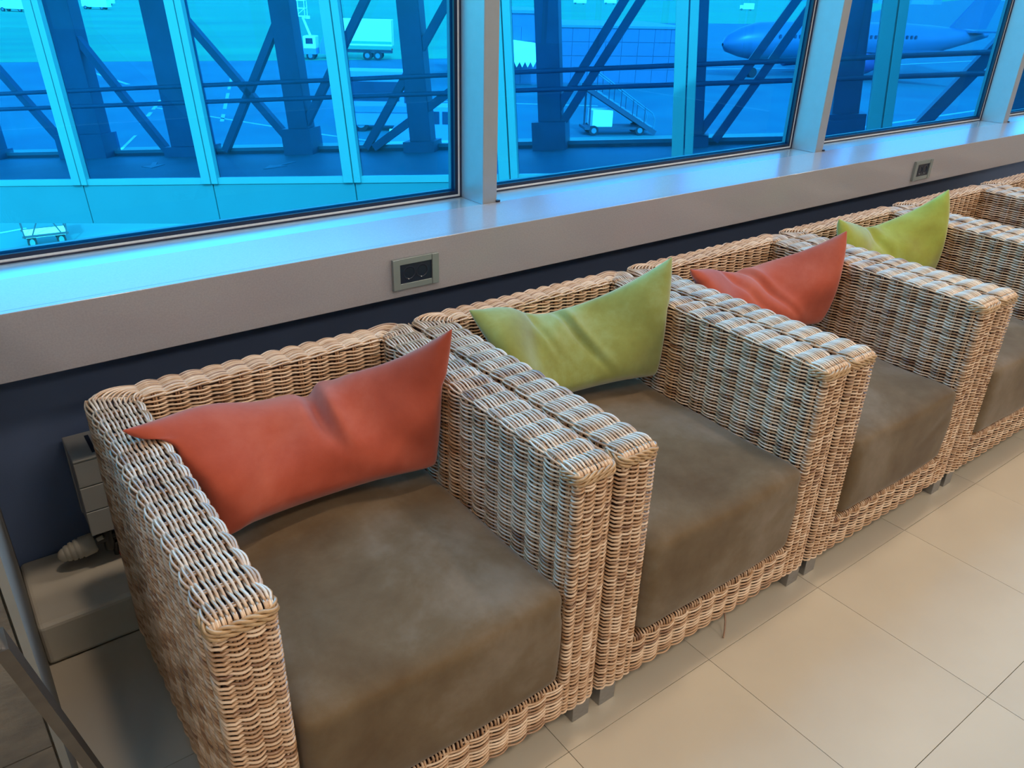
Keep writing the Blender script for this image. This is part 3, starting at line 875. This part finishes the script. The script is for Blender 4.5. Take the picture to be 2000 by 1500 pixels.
for (p, q) in [((-4.66, 1.84), (-3.25, -.25)), ((-2.88, 1.64), (-1.76, .22)), ((-2.67, -.02), (-1.47, 1.7)), ((-.86, 1.16), (-.51, 1.64)), ((-.69, .0), (.38, .64)), ((.02, 1.01), (.46, 1.59)),
               ((1.27, -.11), (2.37, 1.48)), ((1.67, .25), (2.54, 1.47)), ((3.25, .21), (4.08, 1.39)), ((3.39, .1), (4.22, 1.33)), ((5.35, .12), (5.67, .52)), ((-6.2, 1.8), (-4.95, .1))]:
    brace(*ext_(p, q, .05, 2.7 if p[1] > .4 or abs(q[1]) > .7 else 1.0), .085 if p[0] < 5 else .12)
for z in (.64, .83):
    MB().tube([(A0, GW-.12, z), (A1, GW-.12, z)], .026, 10).build('handrail', M_TRUSS, gal)
for (x, y, rz) in ((-3.12, 1.20, .55), (-1.40, 1.05, -.25)):  # arrow shapes reflected in the glass, laid on the deck as flat plates
    v = [(-.03, .28), (.03, .28), (.03, .02), (.13, .02), (0, -.22), (-.13, .02), (-.03, .02)]
    c, s = math.cos(rz), math.sin(rz)
    pts = [(x+a*c-b*s, y+a*s+b*c) for a, b in v]
    MB().add([(a, b, .001) for a, b in pts]+[(a, b, .006) for a, b in pts], [tuple(range(7, 14))]+[(i, (i+1) % 7, 7+(i+1) % 7, 7+i) for i in range(7)]).build('reflected_arrow', M_MARK, gal)
inv = gal.matrix_world.inverted()
for a in (-7.2, 4.6):
    top = gal.matrix_world @ Vector((a, 1.0, -.40)); bot = Vector((top.x, top.y, GZ0))
    MB().bar(inv @ top, inv @ bot, .45, .45, (0, 1, 0)).build('pillar', M_GALP, gal)

# --- vehicles
def wheel(parent, x, y, r, w):
    o = MB().tube([(x, y-w/2, r), (x, y+w/2, r)], r, 20).build('wheel', M_TYRE, parent)
    MB().tube([(x, y-w/2-.012, r), (x, y-w/2+.05, r)], r*.55, 14).build('hub', M_GAL, o)
    return o
def heading(o, x, y, rz):
    o.location = (x, y, GZ0); o.rotation_euler = (0, 0, rz)
RZ = -math.atan2(.5964, .8023)+.03
t = empty('box_truck')
b = MB().box((2.3, -1.2, 1.55), (8.3, 1.2, 4.3), .03).build('cargo_box', M_WHITE, t)
box_obj('side_stripe', (2.32, -1.212, 1.75), (8.28, -1.2, 2.05), M_STRIPE, b)
MB().box((.1, -.45, .75), (8.2, .45, 1.05)).build('chassis', M_DARK, t)
cab = MB(); pr = [(0, .55), (2.15, .55), (2.15, 2.75), (.65, 2.75), (.1, 1.65)]
cab.add([(x, -1.1, z) for x, z in pr]+[(x, 1.1, z) for x, z in pr], [(0, 1, 2, 3, 4), (9, 8, 7, 6, 5)]+[(i, i+5, (i+1) % 5+5, (i+1) % 5) for i in range(5)])
c = cab.build('cab', M_VBLUE, t)
MB().add([(.75, -1.112, 1.7), (1.7, -1.112, 1.7), (1.7, -1.112, 2.5), (.95, -1.112, 2.5)], [(0, 1, 2, 3)]).build('cab_window', M_DGLASS, c)
for x in (1.2, 5.4, 6.6): wheel(t, x, -.95, .5, .3); wheel(t, x, .95, .5, .3)
box_obj('tail_lamp', (8.2, -1.0, 1.1), (8.34, -.7, 1.3), mat('tail_lamp_red', (.5, .03, .03), .4), t)
heading(t, 41.6, 92.2, RZ)
tag(t, 'white box truck standing on the apron, seen between two bridge mullions', 'truck')

lf = empty('lift_truck')
MB().box((0, -1, .6), (3.6, 1, 1.2), .03).build('chassis', M_VBLUE, lf)
c = MB().box((2.2, -1, 1.2), (3.6, 1, 2.5), .08).build('cab', M_WHITE, lf)
box_obj('cab_window', (2.5, -1.01, 1.7), (3.3, -1, 2.3), M_DGLASS, c)
MB().bar((2.9, 0, 2.5), (2.2, 0, 4.4), .22).bar((2.2, 0, 4.4), (3.0, 0, 4.4), .3).build('boom', M_WHITE, lf)
bk = MB()
for x in (.6, 1.6, 2.6):
    for y in (-.7, .7): bk.bar((x, y, 4.45), (x, y, 6.1), .07)
for z in (4.5, 5.3, 6.1):
    for y in (-.7, .7): bk.bar((.6, y, z), (2.6, y, z), .07)
    for x in (.6, 2.6): bk.bar((x, -.7, z), (x, .7, z), .07)
bk.bar((1.6, -.7, 4.5), (2.6, -.7, 5.3), .06)
bk.build('basket', M_WHITE, lf)
for x in (.7, 2.9): wheel(lf, x, -.85, .45, .28); wheel(lf, x, .85, .45, .28)
heading(lf, 37.6, 93.0, RZ)
tag(lf, 'pale lift truck with a square raised railing basket, left of the white box truck', 'truck')

def body(prof, y, name, m, parent):
    n = len(prof)
    inset = [(x, z) for x, z in prof]
    v = []
    for yy, sc in ((-y, .0), (-y*.9, 1), (y*.9, 1), (y, 0)):
        pass
    hmax = max(z for x, z in prof)
    vv = [(x, -y*(1-.12*max(0, (z-hmax*.5)/(hmax*.5))), z) for x, z in prof]+[(x, y*(1-.12*max(0, (z-hmax*.5)/(hmax*.5))), z) for x, z in prof]
    return MB().add(vv, [tuple(range(n)), tuple(range(2*n-1, n-1, -1))]+[(i, i+n, (i+1) % n+n, (i+1) % n) for i in range(n)]).build(name, m, parent)
van = empty('van')
b = body([(0, .35), (4.6, .35), (4.65, 1.2), (4.55, 2.05), (4.2, 2.15), (2.3, 2.15), (1.95, 2.05), (1.25, 1.35), (.25, 1.1), (0, .75)], .95, 'body', M_VBLUE, van)
def sidewin(pts, y, parent, name='side_window'):
    n = len(pts)
    return MB().add([(x, y, z) for x, z in pts]+[(x, y+.05, z) for x, z in pts], [tuple(range(n))]+[(i, i+n, (i+1) % n+n, (i+1) % n) for i in range(n)]).build(name, M_DGLASS, parent)
sidewin([(1.45, 1.35), (2.65, 1.35), (2.65, 1.95), (2.05, 1.95)], -.92, b); sidewin([(2.8, 1.35), (3.9, 1.35), (3.9, 1.95), (2.8, 1.95)], -.92, b)
MB().add([(1.28, -.8, 1.40), (1.93, -.76, 2.03), (1.93, .76, 2.03), (1.28, .8, 1.40)], [(0, 1, 2, 3)]).build('windscreen', M_DGLASS, b)
box_obj('headlamp', (.0, -.85, .85), (.22, -.55, 1.05), M_WHITE, b)
for x in (.95, 3.7): wheel(van, x, -.82, .33, .22); wheel(van, x, .82, .33, .22)
heading(van, 21.5, 39.2, RZ+.05); van.scale = (1.02, 1, 1.08)
tag(van, 'grey blue small van facing left, beyond the bridge near the first post', 'van')
bus = empty('bus')
b = body([(0, .4), (5.2, .4), (5.3, 1.6), (4.6, 3.3), (4.2, 3.45), (0, 3.45)], 1.15, 'body', M_VBLUE, bus)
sidewin([(.2, 1.8), (3.5, 1.8), (3.5, 2.9), (.2, 2.9)], -1.12, b); sidewin([(3.8, 1.7), (4.95, 1.7), (4.45, 2.95), (3.8, 2.95)], -1.12, b)
MB().box((0, -1.19, 1.15), (5.1, -1.14, 1.5)).build('side_band', M_GAL, b)
for x in (1.1, 4.2): wheel(bus, x, -.95, .48, .28); wheel(bus, x, .95, .48, .28)
heading(bus, 22.2, 46.4, RZ+.05)
tag(bus, 'grey apron bus with a sloping windscreen, behind the small van', 'bus')

ct = empty('baggage_cart')
fr = MB()
for x in (0, 1.7):
    for y in (0, .9): fr.bar((x, y, .35), (x+(.12 if x else -.12), y, 1.35), .06)
for z in (.4, 1.35):
    for y in (0, .9): fr.bar((-.1, y, z), (1.8, y, z), .06)
fr.bar((.3, 0, .4), (.9, 0, 1.2), .05); fr.bar((1.5, 0, .4), (.9, 0, 1.2), .05)
fr.build('frame', M_DARK, ct)
MB().box((-.1, .05, 1.1), (1.8, .85, 1.4), .05).build('load_cover', M_VBLUE, ct)
MB().box((.0, 0, .35), (1.7, .9, .42)).build('bed', M_WHITE, ct)
for x in (.25, 1.45): wheel(ct, x, .1, .2, .1); wheel(ct, x, .8, .2, .1)
heading(ct, 2.25, 29.0, -.08); ct.scale = (.72, 1, 1.15)
tag(ct, 'small baggage cart standing below the bridge, seen at the lower left of the first window', 'cart')

st = empty('boarding_stairs')
fl = MB()
for k in range(11):
    x = .5+.38*k; z = 2.75-.22*k; fl.box((x, -.7, z-.05), (x+.42, .7, z))
tag(fl.build('steps', M_GAL, st), kind='stuff')
for y in (-.75, .75):
    MB().bar((.3, y, 2.8), (4.9, y, .15), .28, .10, (0, 1, 0)).build('stringer', M_DARK, st)
    MB().tube([(.3, y, 2.8), (.3, y, 3.8), (.9, y, 3.75), (4.6, y, 1.35), (4.8, y, 1.0), (4.75, y, .3)], .035, 8).build('railing', M_GAL, st)
    for k in range(5): MB().tube([(.9+.8*k, y, 2.5-.46*k), (.9+.8*k, y, 3.6-.46*k)], .025, 6).build('baluster', M_DARK, st)
MB().box((.8, -.6, .5), (2.1, .6, 1.5), .05).build('engine_box', M_WHITE, st)
MB().bar((.6, -.6, .5), (.6, -.6, 2.7), .10).bar((.6, .6, .5), (.6, .6, 2.7), .10).build('support', M_DARK, st)
MB().box((.3, -.7, .35), (4.6, .7, .5)).build('chassis', M_DARK, st)
for x in (.9, 3.9): wheel(st, x, -.6, .3, .2); wheel(st, x, .6, .3, .2)
heading(st, 34.0, 37.9, RZ+.15)
tag(st, 'mobile boarding stairs with curved rails, beyond the middle window', 'stairs')

an = empty('annex_building', (45.6, 62.2, GZ0), math.atan2(54.88-61.36, 62.08-46.94))
MB().box((-3, .06, 0), (5.2, 12, 6.0)).build('wall', M_ANNEX, an)
MB().box((5.2, .06, 0), (18.2, 12, 4.9)).build('low_wall', M_ANNEX, an)
pm = None
for i in range(13):
    for j in range(4):
        x = -3+1.63*i; z = .1+1.2*j+(0)
        if pm is None: o = box_obj('cladding_panel', (.02, 0, .02), (1.61, .07, 1.17), M_ANNEX, an); pm = o.data
        else: o = bpy.data.objects.new('cladding_panel', pm); link(o, an)
        o.location = (x, 0, z)
MB().box((-3.1, -.1, 6.0), (5.3, 12.1, 6.25)).box((5.3, -.1, 4.9), (18.4, 12.1, 5.1)).build('parapet', M_GAL, an)
cn = MB()
for k in range(9):
    cn.add([(-1.5+.5*k, -3.2, 2.2), (-1.25+.5*k, -3.2, 1.75), (-1+.5*k, -3.2, 2.2)], [(0, 1, 2)])
cn.add([(-1.5, -3.2, 2.2), (3, -3.2, 2.2), (3, -1.0, 3.6), (-1.5, -1.0, 4.1), (-1.5, 0, 4.1), (3, 0, 3.6)], [(0, 1, 2, 3), (3, 2, 5, 4)])
cn.build('canopy', M_WHITE, an)
tag(an, 'low dark panelled apron building with a white scalloped canopy, beyond the middle window', 'building')

ap = empty('airliner')
FR = 1.95
secs = [(-13, .15, .6), (-12.5, .8, .45), (-11, 1.4, .2), (-9, 1.85, .05), (-6, FR, 0), (10, FR, 0), (15, 1.5, .35), (20, .75, .9), (23, .3, 1.3)]
fu = MB(); nS = 24; vs = []
for (x, r, dz) in secs:
    for k in range(nS):
        a = 2*math.pi*k/nS; vs.append((x, r*math.cos(a), 3.6+dz*(.6 if x > 0 else -.6)+r*math.sin(a)))
fu.add(vs, [(i*nS+k, i*nS+(k+1) % nS, (i+1)*nS+(k+1) % nS, (i+1)*nS+k) for i in range(len(secs)-1) for k in range(nS)], True)
fo = fu.build('fuselage', M_PLANE, ap)
wn = None
for k in range(30):
    if wn is None: o = MB().box((0, -FR-.03, 0), (.26, -FR+.06, .36), .02).build('cabin_window', M_DGLASS, fo); wn = o.data
    else: o = bpy.data.objects.new('cabin_window', wn); link(o, fo)
    o.location = (-7.5+.62*k, 0, 4.0)
for s in (-1, 1):
    MB().add([(0, s*1.5, 2.6), (5, s*1.5, 2.6), (8.5, s*15, 3.6), (7, s*15, 3.6), (0, s*1.5, 3.0), (5, s*1.5, 2.9), (8.5, s*15, 3.7), (7, s*15, 3.7)],
             [(0, 1, 2, 3), (7, 6, 5, 4), (0, 4, 5, 1), (1, 5, 6, 2), (2, 6, 7, 3), (3, 7, 4, 0)]).build('wing', M_PLANE, ap)
    e = MB().tube([(-1.2, s*5.2, 1.7), (-1.1, s*5.2, 1.7), (1.5, s*5.2, 1.8), (2.8, s*5.2, 1.9)], [.95, 1.05, 1.0, .6], 20).build('engine', M_ENG, ap)
    MB().add([(19, s*.5, 4.6), (22, s*.5, 4.6), (23.5, s*5, 4.9), (22.4, s*5, 4.9), (19, s*.5, 4.8), (22, s*.5, 4.8), (23.5, s*5, 5.0), (22.4, s*5, 5.0)],
             [(0, 1, 2, 3), (7, 6, 5, 4), (0, 4, 5, 1), (1, 5, 6, 2), (2, 6, 7, 3), (3, 7, 4, 0)]).build('tailplane', M_PLANE, ap)
MB().add([(17, -.15, 5), (22.5, -.15, 5), (24.5, -.1, 10.5), (22.3, -.1, 10.5), (17, .15, 5), (22.5, .15, 5), (24.5, .1, 10.5), (22.3, .1, 10.5)],
         [(0, 1, 2, 3), (7, 6, 5, 4), (0, 4, 5, 1), (1, 5, 6, 2), (2, 6, 7, 3), (3, 7, 4, 0)]).build('fin', M_PLANE, ap)
for (x, y) in ((-9, 0), (3, -2.6), (3, 2.6)):
    g = MB().tube([(x, y, 2.3), (x, y, .5)], .12, 8).build('landing_gear', M_DARK, ap)
    MB().tube([(x, y-.35, .5), (x, y+.35, .5)], .5, 16).build('wheel', M_TYRE, g)
heading(ap, 83.5, 54.0, -.30)
tag(ap, 'parked airliner with dark engines, seen through the bridge in the right-hand windows', 'airplane')

# --- far vehicles and hangars near the horizon
sp = [(24.8, 222.7), (28.6, 234.7), (44.2, 236.9), (52.3, 267.1), (333, 266.4), (291, 338), (318.9, 345.4), (398.5, 189.6)]
lb = ['tiny white service truck far left on the field, outermost at the frame edge', 'tiny white service truck just right of the outermost far left one',
      'tiny white service truck on the horizon at the top of the first window', 'tiny white service truck farther behind another at the top of the first window',
      'white service truck alone on the bright field at the top of the middle window', 'white service truck left of two on the horizon, middle window',
      'white service truck right of two on the horizon, middle window', 'white service truck at the far right on the field, third window']
sv = empty('service_truck')
MB().box((1.6, -1.1, .6), (6.5, 1.1, 3.1), .05).build('body', M_WHITE, sv)
MB().box((0, -1.05, .6), (1.5, 1.05, 2.2), .15).build('cab', M_WHITE, sv)
for x in (.9, 5.0): wheel(sv, x, -.9, .45, .3); wheel(sv, x, .9, .45, .3)
for i, (x, y) in enumerate(sp):
    o = sv if i == 0 else copy_tree(sv)
    heading(o, x, y, RZ+random.uniform(-.3, .3)); tag(o, lb[i], 'truck', 'far service trucks on the field')
for i, (x, y, w, l) in enumerate([(430, 520, 90, 'long pale hangar on the horizon at the top of the middle window'), (800, 560, 150, 'wide pale hangar on the horizon at the top of the right-hand windows')]):
    h = empty('hangar', (x, y, GZ0), RZ)
    MB().box((0, 0, 0), (w, 40, 9)).build('wall', M_GAL, h)
    MB().add([(0, 0, 9), (w, 0, 9), (w, 20, 12.5), (0, 20, 12.5), (w, 40, 9), (0, 40, 9)], [(0, 1, 2, 3), (3, 2, 4, 5), (0, 3, 5), (1, 4, 2)]).build('roof', M_GALP, h)
    for k in range(4): MB().box((w*(.06+.24*k), -.3, 0), (w*(.06+.24*k)+w*.16, 0, 7)).build('door', M_VBLUE, h)
    tag(h, l, 'building', None)
